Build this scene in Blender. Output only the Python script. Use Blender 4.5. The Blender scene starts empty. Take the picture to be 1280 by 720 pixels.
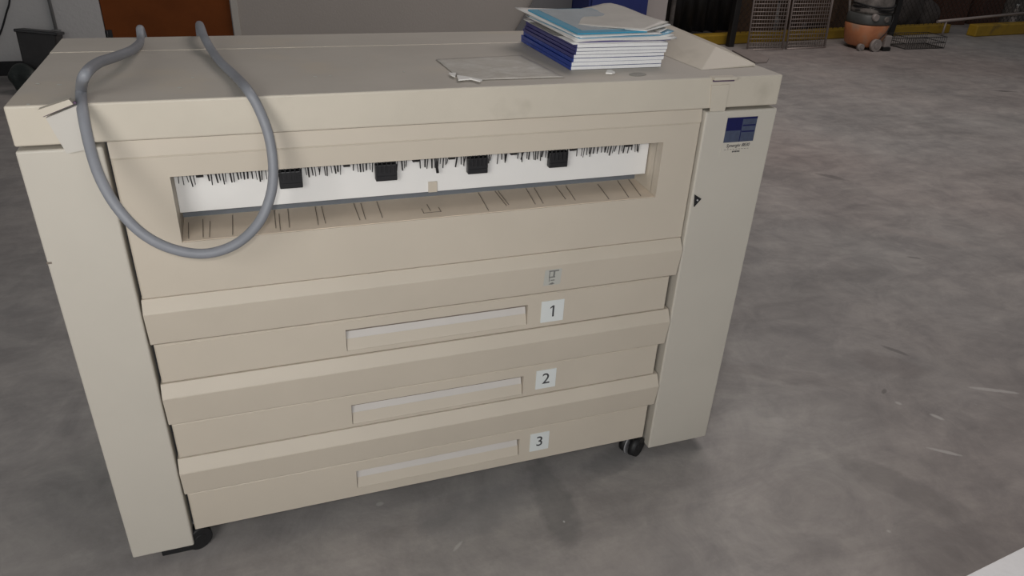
import bpy, bmesh, math, random
from mathutils import Vector, Matrix, Euler
random.seed(7)
scene = bpy.context.scene
COL = scene.collection
R = math.radians

# ------------------------------------------------------------------ camera
CAM_LOC = Vector((0.36438713, -1.36195815, 1.40342299))
CAM_ROT = Euler((R(61.01506121), R(-2.54987571), R(-19.19602825)), 'XYZ')
F_PX = 926.9069
cd = bpy.data.cameras.new('camera')
cam = bpy.data.objects.new('camera', cd)
COL.objects.link(cam)
cam.location = CAM_LOC
cam.rotation_euler = CAM_ROT
cd.sensor_width = 36
cd.sensor_fit = 'HORIZONTAL'
cd.lens = F_PX / 1280 * 36
cd.clip_start = 0.02
scene.camera = cam
CM = CAM_ROT.to_matrix()


def at(px, py, ax, val):
    """point of the plane (axis ax = val) seen at a pixel of the photograph"""
    d = CM @ Vector(((px - 640) / F_PX, (360 - py) / F_PX, -1))
    t = (val - CAM_LOC[ax]) / d[ax]
    return CAM_LOC + d * t


# ------------------------------------------------------------------ materials
def mat(name, col, rough=0.5, var=0.06, scale=6.0, metal=0.0, bump=0.0, bscale=120.0, spec=0.5, col2=None, dirt=None):
    m = bpy.data.materials.new(name)
    m.use_nodes = True
    nt = m.node_tree
    b = nt.nodes['Principled BSDF']
    b.inputs['Roughness'].default_value = rough
    b.inputs['Metallic'].default_value = metal
    b.inputs['Specular IOR Level'].default_value = spec
    tc = nt.nodes.new('ShaderNodeTexCoord')
    nz = nt.nodes.new('ShaderNodeTexNoise')
    nz.inputs['Scale'].default_value = scale
    nz.inputs['Detail'].default_value = 6
    nz.inputs['Roughness'].default_value = 0.6
    nt.links.new(tc.outputs['Object'], nz.inputs['Vector'])
    ramp = nt.nodes.new('ShaderNodeValToRGB')
    a = col2 or tuple(c * (1 - var) for c in col)
    z = tuple(min(1, c * (1 + var)) for c in col) if col2 is None else col
    ramp.color_ramp.elements[0].position = 0.3
    ramp.color_ramp.elements[1].position = 0.7
    ramp.color_ramp.elements[0].color = (*a, 1)
    ramp.color_ramp.elements[1].color = (*z, 1)
    nt.links.new(nz.outputs['Fac'], ramp.inputs['Fac'])
    out = ramp.outputs['Color']
    if dirt:
        n2 = nt.nodes.new('ShaderNodeTexNoise')
        n2.inputs['Scale'].default_value = dirt[1]
        n2.inputs['Detail'].default_value = 8
        nt.links.new(tc.outputs['Object'], n2.inputs['Vector'])
        r2 = nt.nodes.new('ShaderNodeValToRGB')
        r2.color_ramp.elements[0].position = dirt[2]
        r2.color_ramp.elements[1].position = dirt[2] + 0.12
        r2.color_ramp.elements[0].color = (0, 0, 0, 1)
        r2.color_ramp.elements[1].color = (dirt[3],) * 3 + (1,)
        nt.links.new(n2.outputs['Fac'], r2.inputs['Fac'])
        mx = nt.nodes.new('ShaderNodeMix')
        mx.data_type = 'RGBA'
        nt.links.new(r2.outputs['Color'], mx.inputs['Factor'])
        nt.links.new(out, mx.inputs[6])
        mx.inputs[7].default_value = (*dirt[0], 1)
        out = mx.outputs[2]
    nt.links.new(out, b.inputs['Base Color'])
    if bump:
        nb = nt.nodes.new('ShaderNodeTexNoise')
        nb.inputs['Scale'].default_value = bscale
        nb.inputs['Detail'].default_value = 4
        nt.links.new(tc.outputs['Object'], nb.inputs['Vector'])
        bp = nt.nodes.new('ShaderNodeBump')
        bp.inputs['Strength'].default_value = bump
        bp.inputs['Distance'].default_value = 0.01
        nt.links.new(nb.outputs['Fac'], bp.inputs['Height'])
        nt.links.new(bp.outputs['Normal'], b.inputs['Normal'])
    return m


M = {}
M['beige'] = mat('beige_plastic', (0.56, 0.50, 0.415), 0.5, 0.03, 5, bump=0.03, bscale=400)
M['panel'] = mat('putty_painted_metal', (0.55, 0.515, 0.45), 0.5, 0.03, 4, bump=0.03, bscale=400)
M['lid'] = mat('lid_plastic', (0.57, 0.52, 0.435), 0.48, 0.04, 7, bump=0.03, bscale=300, dirt=((0.40, 0.36, 0.29), 9, 0.60, 0.45))
M['lid_top_dim'] = mat('dimmed_lid_top', (0.48, 0.445, 0.395), 0.6, 0.06, 5, bump=0.03, bscale=300, dirt=((0.52, 0.46, 0.375), 6, 0.55, 0.5))  # greyer top colour carries the dim grazing light on it, along with dust
M['pull'] = mat('pull_plastic', (0.58, 0.55, 0.52), 0.5, 0.03, 8)
M['whitestrip'] = mat('white_guide_plastic', (0.80, 0.79, 0.77), 0.45, 0.02, 6)
M['tray'] = mat('tan_tray_plastic', (0.72, 0.61, 0.49), 0.5, 0.06, 9)
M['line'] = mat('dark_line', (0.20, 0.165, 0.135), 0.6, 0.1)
M['cavity_shade'] = mat('shaded_cavity_back', (0.15, 0.165, 0.185), 0.5, 0.05)  # dark blue-grey carries the guide strip's shadow on the cavity back
M['inner'] = mat('dark_inner_metal', (0.055, 0.055, 0.06), 0.6, 0.1)
M['grey_metal'] = mat('grey_bar_metal', (0.55, 0.55, 0.56), 0.4, 0.05, metal=0.2)
M['black'] = mat('black_plastic', (0.012, 0.012, 0.014), 0.45, 0.2, 30)
M['rubber'] = mat('black_rubber', (0.01, 0.01, 0.011), 0.55, 0.2, 30)
M['wheelrim'] = mat('grey_wheel_rim', (0.30, 0.30, 0.31), 0.4, 0.05)
M['label'] = mat('white_label', (0.70, 0.73, 0.72), 0.4, 0.02)
M['ink'] = mat('black_ink', (0.05, 0.05, 0.055), 0.5, 0.05)
M['ink_grey'] = mat('faded_ink', (0.20, 0.20, 0.19), 0.6, 0.05)
M['film'] = mat('clear_tape', (0.50, 0.50, 0.46), 0.35, 0.03)
M['navy'] = mat('navy_print', (0.006, 0.008, 0.075), 0.4, 0.08, 60)
M['slate'] = mat('slate_blue_print', (0.06, 0.075, 0.125), 0.4, 0.15, 80)
M['cable'] = mat('grey_cable_rubber', (0.225, 0.235, 0.26), 0.5, 0.06, 20)
M['latch'] = mat('pale_latch_plastic', (0.55, 0.525, 0.48), 0.45, 0.02)
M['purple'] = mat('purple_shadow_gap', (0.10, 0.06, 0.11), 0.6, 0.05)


def book_cover(name, c1, c2):
    return mat(name, c1, 0.32, 0.1, 25, col2=c2)


M['cover_blue'] = book_cover('blue_cover', (0.022, 0.055, 0.30), (0.016, 0.04, 0.22))
M['cover_indigo'] = book_cover('indigo_cover', (0.05, 0.048, 0.18), (0.03, 0.035, 0.15))
M['pages'] = mat('white_pages', (0.80, 0.80, 0.80), 0.6, 0.03, 200)
M['paper'] = mat('white_paper', (0.72, 0.71, 0.69), 0.6, 0.04, 20)
M['greypaper'] = mat('grey_printed_paper', (0.50, 0.48, 0.44), 0.4, 0.10, 14)
M['tabpaper'] = mat('grey_tab_paper', (0.33, 0.32, 0.30), 0.5, 0.06, 14)
M['cyan'] = mat('light_blue_folder', (0.045, 0.30, 0.47), 0.35, 0.06, 10)
M['cyan_pale'] = mat('pale_blue_folder', (0.17, 0.36, 0.50), 0.3, 0.08, 10)
M['pocket'] = mat('clear_grey_pocket', (0.34, 0.40, 0.44), 0.25, 0.12, 14)
M['purplepaper'] = mat('purple_cover_paper', (0.10, 0.08, 0.26), 0.4, 0.05)
M['dusty'] = mat('dusty_paper', (0.56, 0.54, 0.50), 0.55, 0.0, 18, col2=(0.44, 0.41, 0.36), bump=0.25, bscale=45)
M['torn'] = mat('torn_white_paper', (0.80, 0.79, 0.76), 0.6, 0.03)
M['smudge'] = mat('grey_smudge', (0.26, 0.25, 0.22), 0.6, 0.2, 60)


# ------------------------------------------------------------------ mesh helper
class MB:
    def __init__(self):
        self.bm = bmesh.new()

    def _mi(self, faces, mi):
        for f in faces:
            f.material_index = mi

    def box(self, x0, x1, y0, y1, z0, z1, mi=0, bev=0.0, seg=2, mtx=None):
        b = bmesh.new()
        bmesh.ops.create_cube(b, size=1)
        bmesh.ops.scale(b, vec=(x1 - x0, y1 - y0, z1 - z0), verts=b.verts)
        if bev:
            bmesh.ops.bevel(b, geom=b.edges[:], offset=bev, segments=seg, profile=0.5, affect='EDGES')
        bmesh.ops.translate(b, vec=((x0 + x1) / 2, (y0 + y1) / 2, (z0 + z1) / 2), verts=b.verts)
        return self.merge(b, mi, mtx)

    def merge(self, b, mi=0, mtx=None):
        if mtx is not None:
            bmesh.ops.transform(b, matrix=mtx, verts=b.verts)
        vm = {}
        for v in b.verts:
            vm[v] = self.bm.verts.new(v.co)
        for f in b.faces:
            try:
                nf = self.bm.faces.new([vm[v] for v in f.verts])
                nf.material_index = mi if mi is not None else f.material_index
                nf.smooth = f.smooth
            except ValueError:
                pass
        b.free()
        return self

    def poly(self, pts, mi=0):
        vs = [self.bm.verts.new(p) for p in pts]
        f = self.bm.faces.new(vs)
        f.material_index = mi
        return self

    def prism(self, pts, vec, mi=0):
        """closed solid: polygon pts swept by vec"""
        vec = Vector(vec)
        a = [self.bm.verts.new(Vector(p)) for p in pts]
        b = [self.bm.verts.new(Vector(p) + vec) for p in pts]
        n = len(pts)
        fs = [self.bm.faces.new(a[::-1]), self.bm.faces.new(b)]
        for i in range(n):
            fs.append(self.bm.faces.new([a[i], a[(i + 1) % n], b[(i + 1) % n], b[i]]))
        self._mi(fs, mi)
        return self

    def cyl(self, p0, p1, r0, r1=None, n=20, mi=0, smooth=True):
        r1 = r0 if r1 is None else r1
        p0, p1 = Vector(p0), Vector(p1)
        d = (p1 - p0).normalized()
        u = d.orthogonal().normalized()
        w = d.cross(u)
        ra, rb = [], []
        for i in range(n):
            t = 2 * math.pi * i / n
            o = u * math.cos(t) + w * math.sin(t)
            ra.append(self.bm.verts.new(p0 + o * r0))
            rb.append(self.bm.verts.new(p1 + o * r1))
        fs = [self.bm.faces.new(ra[::-1]), self.bm.faces.new(rb)]
        for i in range(n):
            f = self.bm.faces.new([ra[i], ra[(i + 1) % n], rb[(i + 1) % n], rb[i]])
            f.smooth = smooth
            fs.append(f)
        self._mi(fs, mi)
        return self

    def tube(self, pts, r, n=14, mi=0):
        pts = [Vector(p) for p in pts]
        rings = []
        u = None
        for i, p in enumerate(pts):
            d = (pts[min(i + 1, len(pts) - 1)] - pts[max(i - 1, 0)]).normalized()
            if u is None:
                u = d.orthogonal().normalized()
            u = (u - d * u.dot(d)).normalized()
            w = d.cross(u)
            rings.append([self.bm.verts.new(p + (u * math.cos(2 * math.pi * k / n) + w * math.sin(2 * math.pi * k / n)) * r) for k in range(n)])
        for a, b in zip(rings, rings[1:]):
            for k in range(n):
                f = self.bm.faces.new([a[k], a[(k + 1) % n], b[(k + 1) % n], b[k]])
                f.smooth = True
                f.material_index = mi
        for e, rev in ((rings[0], True), (rings[-1], False)):
            f = self.bm.faces.new(e[::-1] if rev else e)
            f.material_index = mi
        return self

    def holed(self, x0, x1, z0, z1, a0, a1, c0, c1, y, back, mi=0):
        """a front panel facing -y with a rectangular hole, y .. back deep, chamfered outer edge"""
        ch = 0.003
        xs, zs = [x0 + ch, a0, a1, x1 - ch], [z0 + ch, c0, c1, z1 - ch]
        V = {}
        for i in range(4):
            for j in range(4):
                V[i, j] = self.bm.verts.new((xs[i], y, zs[j]))
        for i in range(3):
            for j in range(3):
                if (i, j) != (1, 1):
                    f = self.bm.faces.new([V[i, j], V[i + 1, j], V[i + 1, j + 1], V[i, j + 1]])
                    f.material_index = mi
        h = [V[1, 1], V[2, 1], V[2, 2], V[1, 2]]
        hb = [self.bm.verts.new((v.co.x, back, v.co.z)) for v in h]
        for i in range(4):
            f = self.bm.faces.new([h[i], hb[i], hb[(i + 1) % 4], h[(i + 1) % 4]])
            f.material_index = mi
        ring = [(0, 0), (1, 0), (2, 0), (3, 0), (3, 1), (3, 2), (3, 3), (2, 3), (1, 3), (0, 3), (0, 2), (0, 1)]
        o1, o2 = [], []
        for k in ring:
            c = V[k].co
            nx = x0 if k[0] == 0 else x1 if k[0] == 3 else c.x
            nz = z0 if k[1] == 0 else z1 if k[1] == 3 else c.z
            o1.append(self.bm.verts.new((nx, y + ch, nz)))
            o2.append(self.bm.verts.new((nx, back, nz)))
        n = len(ring)
        for i in range(n):
            j = (i + 1) % n
            f = self.bm.faces.new([V[ring[j]], V[ring[i]], o1[i], o1[j]])
            f.material_index = mi
            f = self.bm.faces.new([o1[j], o1[i], o2[i], o2[j]])
            f.material_index = mi
        return self

    def text(self, s, size, mtx, mi=0, depth=0.0004, shear=0.0):
        c = bpy.data.curves.new('t', 'FONT')
        c.body = s
        c.size = size
        c.align_x = 'CENTER'
        c.align_y = 'CENTER'
        c.extrude = depth
        c.shear = shear
        o = bpy.data.objects.new('t', c)
        me = bpy.data.meshes.new_from_object(o)
        b = bmesh.new()
        b.from_mesh(me)
        bpy.data.objects.remove(o)
        bpy.data.curves.remove(c)
        bpy.data.meshes.remove(me)
        return self.merge(b, mi, mtx)

    def build(self, name, mats, parent=None, solid=0.0, subsurf=0, smooth=False, recalc=True):
        if recalc:
            bmesh.ops.recalc_face_normals(self.bm, faces=self.bm.faces[:])
        me = bpy.data.meshes.new(name)
        self.bm.to_mesh(me)
        self.bm.free()
        if not isinstance(mats, (list, tuple)):
            mats = [mats]
        for m in mats:
            me.materials.append(M[m] if isinstance(m, str) else m)
        o = bpy.data.objects.new(name, me)
        COL.objects.link(o)
        if parent is not None:
            o.parent = parent
            # parts are written in world coordinates: undo the parents' offset
            loc = Vector((0, 0, 0))
            p = parent
            while p is not None:
                loc += p.location
                p = p.parent
            me.transform(Matrix.Translation(-loc))
        if solid:
            md = o.modifiers.new('thickness', 'SOLIDIFY')
            md.thickness = solid
            md.offset = 0
        if subsurf:
            md = o.modifiers.new('smooth', 'SUBSURF')
            md.levels = md.render_levels = subsurf
        if smooth:
            for f in me.polygons:
                f.use_smooth = True
        return o


def tag(o, label=None, cat=None, group=None, kind=None):
    if label:
        o['label'] = label
    if cat:
        o['category'] = cat
    if group:
        o['group'] = group
    if kind:
        o['kind'] = kind
    return o


def thing(name, loc, label, cat, group=None):
    o = bpy.data.objects.new(name, None)
    o.empty_display_size = 0.05
    COL.objects.link(o)
    o.location = loc
    return tag(o, label, cat, group)


def rebase(o, loc):
    """put the origin of a single-mesh thing at its base"""
    o.data.transform(Matrix.Translation(-Vector(loc)))
    o.location = loc
    return o


def spline(pts, n=14):
    pts = [Vector(p) for p in pts]
    P = [pts[0] * 2 - pts[1]] + pts + [pts[-1] * 2 - pts[-2]]
    out = []
    for i in range(1, len(P) - 2):
        for k in range(n):
            t = k / n
            a, b, c, d = P[i - 1], P[i], P[i + 1], P[i + 2]
            out.append(0.5 * ((2 * b) + (c - a) * t + (2 * a - 5 * b + 4 * c - d) * t * t + (3 * b - a - 3 * c + d) * t ** 3))
    out.append(pts[-1])
    return out


# ------------------------------------------------------------------ setting: floor
def floor_material():
    m = bpy.data.materials.new('worn_concrete')
    m.use_nodes = True
    nt = m.node_tree
    L = nt.links.new
    b = nt.nodes['Principled BSDF']
    tc = nt.nodes.new('ShaderNodeTexCoord')

    def noise(s, d=8, r=0.6, scale3=None, rot=0, dist=0.0):
        mp = nt.nodes.new('ShaderNodeMapping')
        mp.inputs['Rotation'].default_value = (0, 0, rot)
        if scale3:
            mp.inputs['Scale'].default_value = scale3
        L(tc.outputs['Object'], mp.inputs['Vector'])
        n = nt.nodes.new('ShaderNodeTexNoise')
        n.inputs['Scale'].default_value = s
        n.inputs['Detail'].default_value = d
        n.inputs['Roughness'].default_value = r
        n.inputs['Distortion'].default_value = dist
        L(mp.outputs['Vector'], n.inputs['Vector'])
        return n.outputs['Fac']

    def ramp(fac, stops):
        r = nt.nodes.new('ShaderNodeValToRGB')
        e = r.color_ramp.elements
        e[0].position, e[0].color = stops[0][0], (*stops[0][1], 1)
        e[1].position, e[1].color = stops[-1][0], (*stops[-1][1], 1)
        for p, c in stops[1:-1]:
            x = e.new(p)
            x.color = (*c, 1)
        L(fac, r.inputs['Fac'])
        return r.outputs['Color']

    def mix(fac, a, c, mode='MIX'):
        n = nt.nodes.new('ShaderNodeMix')
        n.data_type = 'RGBA'
        n.blend_type = mode
        if isinstance(fac, float):
            n.inputs['Factor'].default_value = fac
        else:
            L(fac, n.inputs['Factor'])
        for s, v in ((6, a), (7, c)):
            if isinstance(v, tuple):
                n.inputs[s].default_value = (*v, 1)
            else:
                L(v, n.inputs[s])
        return n.outputs[2]

    base = ramp(noise(0.9, 10, 0.62, dist=0.4), [(0.30, (0.250, 0.244, 0.240)), (0.5, (0.308, 0.300, 0.294)), (0.72, (0.366, 0.355, 0.345))])
    fine = ramp(noise(7, 10, 0.7, dist=0.8), [(0.3, (0.84, 0.84, 0.85)), (0.7, (1.12, 1.115, 1.10))])
    c = mix(1.0, base, fine, 'MULTIPLY')
    blot = ramp(noise(3.2, 12, 0.72, dist=1.2), [(0.36, (0.86, 0.86, 0.865)), (0.62, (1.10, 1.095, 1.085))])
    c = mix(1.0, c, blot, 'MULTIPLY')
    streak = ramp(noise(2.2, 8, 0.65, (1, 3.2, 1), R(35), 0.9), [(0.30, (0.80, 0.79, 0.79)), (0.65, (1.10, 1.09, 1.08))])
    c = mix(0.8, c, streak, 'MULTIPLY')
    warm = ramp(noise(0.33, 4, 0.5), [(0.40, (0, 0, 0)), (0.62, (1, 1, 1))])
    warm2 = mix(1.0, c, (1.03, 0.955, 0.935), 'MULTIPLY')
    c = mix(warm, c, warm2)
    spk = ramp(noise(55, 3, 0.5), [(0.72, (0, 0, 0)), (0.80, (0.35, 0.35, 0.35))])
    c = mix(spk, c, (0.45, 0.44, 0.42))
    # scuffs, stains and tyre marks with a shape of their own: (x, y, rot, half length, half width, colour, strength)
    sep = nt.nodes.new('ShaderNodeSeparateXYZ')
    L(tc.outputs['Object'], sep.inputs[0])
    edge = noise(14, 5, 0.6)

    def mathn(op, a, bb=0.0, cc=None):
        n = nt.nodes.new('ShaderNodeMath')
        n.operation = op
        for i, v in enumerate((a, bb)):
            if isinstance(v, (int, float)):
                n.inputs[i].default_value = v
            else:
                L(v, n.inputs[i])
        return n.outputs[0]

    for (sx, sy, rot, hl, hw, col, st) in STAINS:
        dx = mathn('SUBTRACT', sep.outputs[0], sx)
        dy = mathn('SUBTRACT', sep.outputs[1], sy)
        u = mathn('ADD', mathn('MULTIPLY', dx, math.cos(rot) / hl), mathn('MULTIPLY', dy, math.sin(rot) / hl))
        v = mathn('ADD', mathn('MULTIPLY', dx, -math.sin(rot) / hw), mathn('MULTIPLY', dy, math.cos(rot) / hw))
        d = mathn('ADD', mathn('MULTIPLY', u, u), mathn('MULTIPLY', v, v))
        d = mathn('ADD', d, mathn('MULTIPLY', mathn('SUBTRACT', edge, 0.5), 2.4))
        k = ramp(d, [(0.35, (st,) * 3), (1.0, (0, 0, 0))])
        c = mix(k, c, col)
    L(c, b.inputs['Base Color'])
    b.inputs['Roughness'].default_value = 0.62
    b.inputs['Specular IOR Level'].default_value = 0.35
    bp = nt.nodes.new('ShaderNodeBump')
    bp.inputs['Strength'].default_value = 0.12
    bp.inputs['Distance'].default_value = 0.01
    L(noise(30, 6, 0.65), bp.inputs['Height'])
    L(bp.outputs['Normal'], b.inputs['Normal'])
    return m


def st(px, py, rot, hl, hw, col, s):
    p = at(px, py, 2, 0)
    return (p.x, p.y, R(rot), hl, hw, col, s)


PALE = (0.50, 0.48, 0.46)
DARK = (0.09, 0.085, 0.083)
STAINS = [
    st(1182, 565, -38, 0.055, 0.008, PALE, 0.75),
    st(1243, 488, -28, 0.09, 0.010, PALE, 0.7),
    st(1171, 521, -60, 0.025, 0.010, PALE, 0.8),
    st(1123, 504, -60, 0.012, 0.009, PALE, 0.7),
    st(973, 525, -20, 0.03, 0.02, PALE, 0.35),
    st(572, 683, 40, 0.022, 0.005, PALE, 0.5),
    st(705, 652, 0, 0.003, 0.004, (0.8, 0.8, 0.78), 0.9),
    st(475, 630, 0, 0.012, 0.008, PALE, 0.5),
    st(1111, 664, 0, 0.006, 0.006, PALE, 0.7),
    st(1105, 489, 30, 0.02, 0.008, DARK, 0.5),
    st(1118, 438, -60, 0.05, 0.012, DARK, 0.5),
    st(1255, 114, -20, 0.12, 0.025, DARK, 0.7),
    st(1040, 221, -50, 0.10, 0.03, DARK, 0.45),
    st(1142, 322, -30, 0.035, 0.012, DARK, 0.45),
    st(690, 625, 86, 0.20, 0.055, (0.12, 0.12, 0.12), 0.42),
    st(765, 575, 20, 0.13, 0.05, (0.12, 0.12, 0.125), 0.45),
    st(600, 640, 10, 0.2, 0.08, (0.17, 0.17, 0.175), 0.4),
    st(985, 470, -30, 0.28, 0.05, (0.18, 0.165, 0.16), 0.28),
    st(1130, 610, -60, 0.22, 0.06, (0.16, 0.15, 0.145), 0.35),
    st(1110, 455, -40, 0.14, 0.07, (0.16, 0.14, 0.135), 0.35),
    st(1150, 295, -45, 0.35, 0.04, (0.34, 0.31, 0.295), 0.4),
]
M['floor'] = floor_material()
g = MB()
g.box(-8, 16, -5, 12, -0.2, 0.0)
tag(g.build('floor', 'floor'), kind='structure')

# ------------------------------------------------------------------ setting: wall, door, baseboard
WY = 4.9
WX1 = 4.085
M['wall'] = mat('grey_painted_wall', (0.42, 0.39, 0.36), 0.75, 0.03, 1.5, bump=0.15, bscale=60, dirt=((0.29, 0.255, 0.23), 2.5, 0.66, 0.4))
M['wall_white'] = mat('white_painted_wall', (0.56, 0.555, 0.55), 0.7, 0.03, 1.5, bump=0.2, bscale=40)
M['wall_pink'] = mat('pale_wall_end', (0.47, 0.43, 0.41), 0.7, 0.03, 1.5)
M['door'] = mat('brown_wood_door', (0.185, 0.050, 0.010), 0.6, 0.18, 3, spec=0.15)
M['trim'] = mat('pale_door_trim', (0.50, 0.48, 0.44), 0.6, 0.03)
M['void'] = mat('dark_backdrop_wall', (0.02, 0.017, 0.015), 0.9, 0.3, 1.5)
DX0, DX1 = -0.54, 0.345
g = MB()
g.box(-6, DX0, WY, WY + 0.2, 0, 3.0, mi=1)
g.box(DX0, DX1, WY, WY + 0.2, 2.03, 3.0)
g.box(DX1, 3.72, WY, WY + 0.2, 0, 3.0)
g.box(3.72, WX1, WY, WY + 0.2, 0, 3.0, mi=2)
tag(g.build('wall_back', ['wall', 'wall_white', 'wall_pink']), kind='structure')
g = MB()
g.box(WX1 - 0.2, WX1, WY + 0.2, 8.2, 0, 3.0)
tag(g.build('wall_side', 'void'), kind='structure')
g = MB()
g.box(WX1 - 0.2, 15, 8.0, 8.2, 0, 3.0)
tag(g.build('wall_far', 'void'), kind='structure')
g = MB()
g.box(DX0 + 0.005, DX1 - 0.005, WY + 0.02, WY + 0.065, 0.008, 2.025, bev=0.002)
dr = tag(g.build('door_1', 'door'), kind='structure')
g = MB()
for zc in (0.25, 1.05, 1.8):
    g.cyl((DX0 + 0.012, WY + 0.008, zc - 0.05), (DX0 + 0.012, WY + 0.008, zc + 0.05), 0.009, n=12)
    g.box(DX0 + 0.012, DX0 + 0.045, WY + 0.014, WY + 0.021, zc - 0.05, zc + 0.05)
tag(g.build('door_hinge', 'black', dr))
g = MB()
g.cyl((DX1 - 0.08, WY + 0.021, 1.0), (DX1 - 0.08, WY - 0.03, 1.0), 0.012)
g.cyl((DX1 - 0.08, WY - 0.03, 1.0), (DX1 - 0.08, WY - 0.06, 1.0), 0.028, 0.022)
tag(g.build('door_knob', 'grey_metal', dr))
g = MB()
g.box(DX1, DX1 + 0.05, WY - 0.015, WY + 0.005, 0, 2.03, bev=0.003)
g.box(DX0 - 0.05, DX1 + 0.05, WY - 0.015, WY + 0.005, 2.03, 2.08, bev=0.003)
tag(g.build('trim_1', 'trim'), kind='structure')
g = MB()
g.box(-6, DX0 - 0.05, WY - 0.012, WY, 0, 0.10, bev=0.003)
g.box(DX1 + 0.055, WX1, WY - 0.012, WY, 0, 0.10, bev=0.003)
tag(g.build('baseboard_back', 'black'), kind='structure')

# conduit and hanging cable on the white wall
g = MB()
g.cyl((-0.845, WY - 0.012, 0.0), (-0.845, WY - 0.012, 2.9), 0.011, n=14)
for z in (0.3, 1.2, 2.2):
    g.box(-0.875, -0.815, WY - 0.026, WY, z - 0.012, z + 0.012, bev=0.002)
M['conduit'] = mat('painted_conduit', (0.24, 0.24, 0.24), 0.5, 0.04)
o = rebase(g.build('wall_conduit', 'conduit'), (-0.845, WY - 0.012, 0))
tag(o, 'thin painted conduit running straight up the white wall left of the brown door', 'pipe')
g = MB()
pts = [at(13, 0, 1, WY - 0.02) + Vector((0.04, 0, 1.2)), at(14, -40, 1, WY - 0.02), at(12, 0, 1, WY - 0.02), at(8, 16, 1, WY - 0.02), at(0, 42, 1, WY - 0.02), at(-14, 66, 1, WY - 0.02), at(-40, 88, 1, WY - 0.02), at(-90, 99, 1, WY - 0.05)]
pts[-1].z = 0.006
g.tube(spline(pts), 0.006, 10)
tag(g.build('wall_cable', 'black'), 'thin dark cable hanging down the white wall at the left edge of the photo', 'cable')

# ------------------------------------------------------------------ the wide format printer
W, D, H = 1.489, 0.554, 1.05
XL, XR = 0.1283, 1.3032
pr = thing('wide_format_printer', (W / 2, D / 2, 0), 'large beige wide format printer on casters with three numbered drawers', 'printer')

g = MB()   # left and right full depth side cabinets
g.box(0, XL, -0.006, D - 0.004, 0.03, 0.9775, bev=0.004, seg=3)
sp = tag(g.build('side_panel', 'panel', pr))
g = MB()
p = at(60, 329, 1, -0.006)
g.box(p.x - 0.002, p.x + 0.006, -0.0064, -0.005, p.z - 0.002, p.z + 0.002, bev=0.0004)
tag(g.build('paint_chip', 'line', sp))
g = MB()
g.box(XR, W, -0.006, D - 0.004, 0.03, 0.9775, bev=0.004, seg=3)
sp2 = tag(g.build('side_panel', 'panel', pr))
g = MB()   # broken black catch beside the seam
a = [at(868, 243, 1, -0.006), at(876, 248, 1, -0.006), at(867, 258, 1, -0.006)]
g.prism([a[0], a[1], a[2]], (0, -0.003, 0))
p = at(871.5, 250, 1, -0.009)
g.cyl(p, p + Vector((0, -0.002, 0)), 0.002, mi=1, n=10)
tag(g.build('broken_catch', ['black', 'grey_metal'], sp2), 'small black broken catch')
g = MB()
p = at(949, 238, 1, 0.02)
g.box(W - 0.001, W + 0.006, 0.01, 0.03, p.z - 0.008, p.z + 0.01, bev=0.002)
tag(g.build('side_catch', 'black', sp2))
# blue badge with the model lettering under it
g = MB()
bx0, bx1, bz0, bz1 = 1.360, 1.4385, 0.9055, 0.962
yb = -0.0068
g.box(bx0 - 0.002, bx1 + 0.002, yb, -0.0055, 0.876, bz1 + 0.002, mi=3)
g.box(bx0, bx1, yb - 0.0004, yb, bz0, bz1, mi=1)
xm, zm = bx0 + 0.041, bz0 + 0.027
g.box(bx0, xm, yb - 0.0007, yb, zm, bz1, mi=0)
g.box(xm, bx1, yb - 0.0007, yb, bz1 - 0.0045, bz1, mi=0)
for z in (bz0 + 0.036, bz0 + 0.022):
    g.box(xm + 0.002, bx1 - 0.002, yb - 0.0007, yb, z, z + 0.003, mi=0)
g.box(xm - 0.001, xm + 0.0008, yb - 0.0007, yb, bz0, zm, mi=0)
RX = Matrix.Rotation(R(90), 4, 'X')
g.text('Synergix 8830', 0.0108, Matrix.Translation((1.400, yb - 0.0003, 0.8975)) @ RX, mi=2, depth=0.0003, shear=0.25)
for k in range(9):   # an unreadable small second line
    x = 1.366 + k * 0.0075
    g.box(x, x + 0.004, yb - 0.0006, yb, 0.8885, 0.8892, mi=2)
for k in range(5):
    x = 1.388 + k * 0.0042
    g.box(x, x + 0.0028, yb - 0.0006, yb, 0.8815 + 0.0004 * (k % 2), 0.8850, mi=2)
tag(g.build('badge', ['navy', 'slate', 'ink', 'panel'], sp2), 'blue square badge with model lettering')

# lid with its raised seam
g = MB()
g.box(0, W, 0, 0.405, 0.983, H, bev=0.0035, seg=3)
for f in g.bm.faces:
    f.normal_update()
    if f.normal.z > 0.95:
        f.material_index = 1
lid = g.build('lid', ['lid', 'lid_top_dim'], pr)
g = MB()
g.box(0, W, 0.4055, D, 0.983, H + 0.0003, bev=0.002, seg=2)
for f in g.bm.faces:
    f.normal_update()
    if f.normal.z > 0.95:
        f.material_index = 1
tag(g.build('rear_cover', ['lid', 'lid_top_dim'], pr))
g = MB()   # dark interior carcass seen through the seams
g.box(0.02, W - 0.02, 0.022, D - 0.01, 0.976, 0.985, mi=0)
g.box(XL - 0.002, XR + 0.002, 0.135, D - 0.006, 0.07, 0.974, mi=1)
g.box(XL - 0.002, XR + 0.002, 0.030, 0.14, 0.07, 0.68, mi=0)
g.box(XL - 0.002, 0.2, 0.030, 0.14, 0.68, 0.973, mi=0)
g.box(1.235, XR + 0.002, 0.030, 0.14, 0.68, 0.973, mi=0)
g.box(XL - 0.01, XR + 0.01, 0.05, D - 0.02, 0.058, 0.075, mi=0)
tag(g.build('frame', ['inner', 'panel'], pr))

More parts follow.
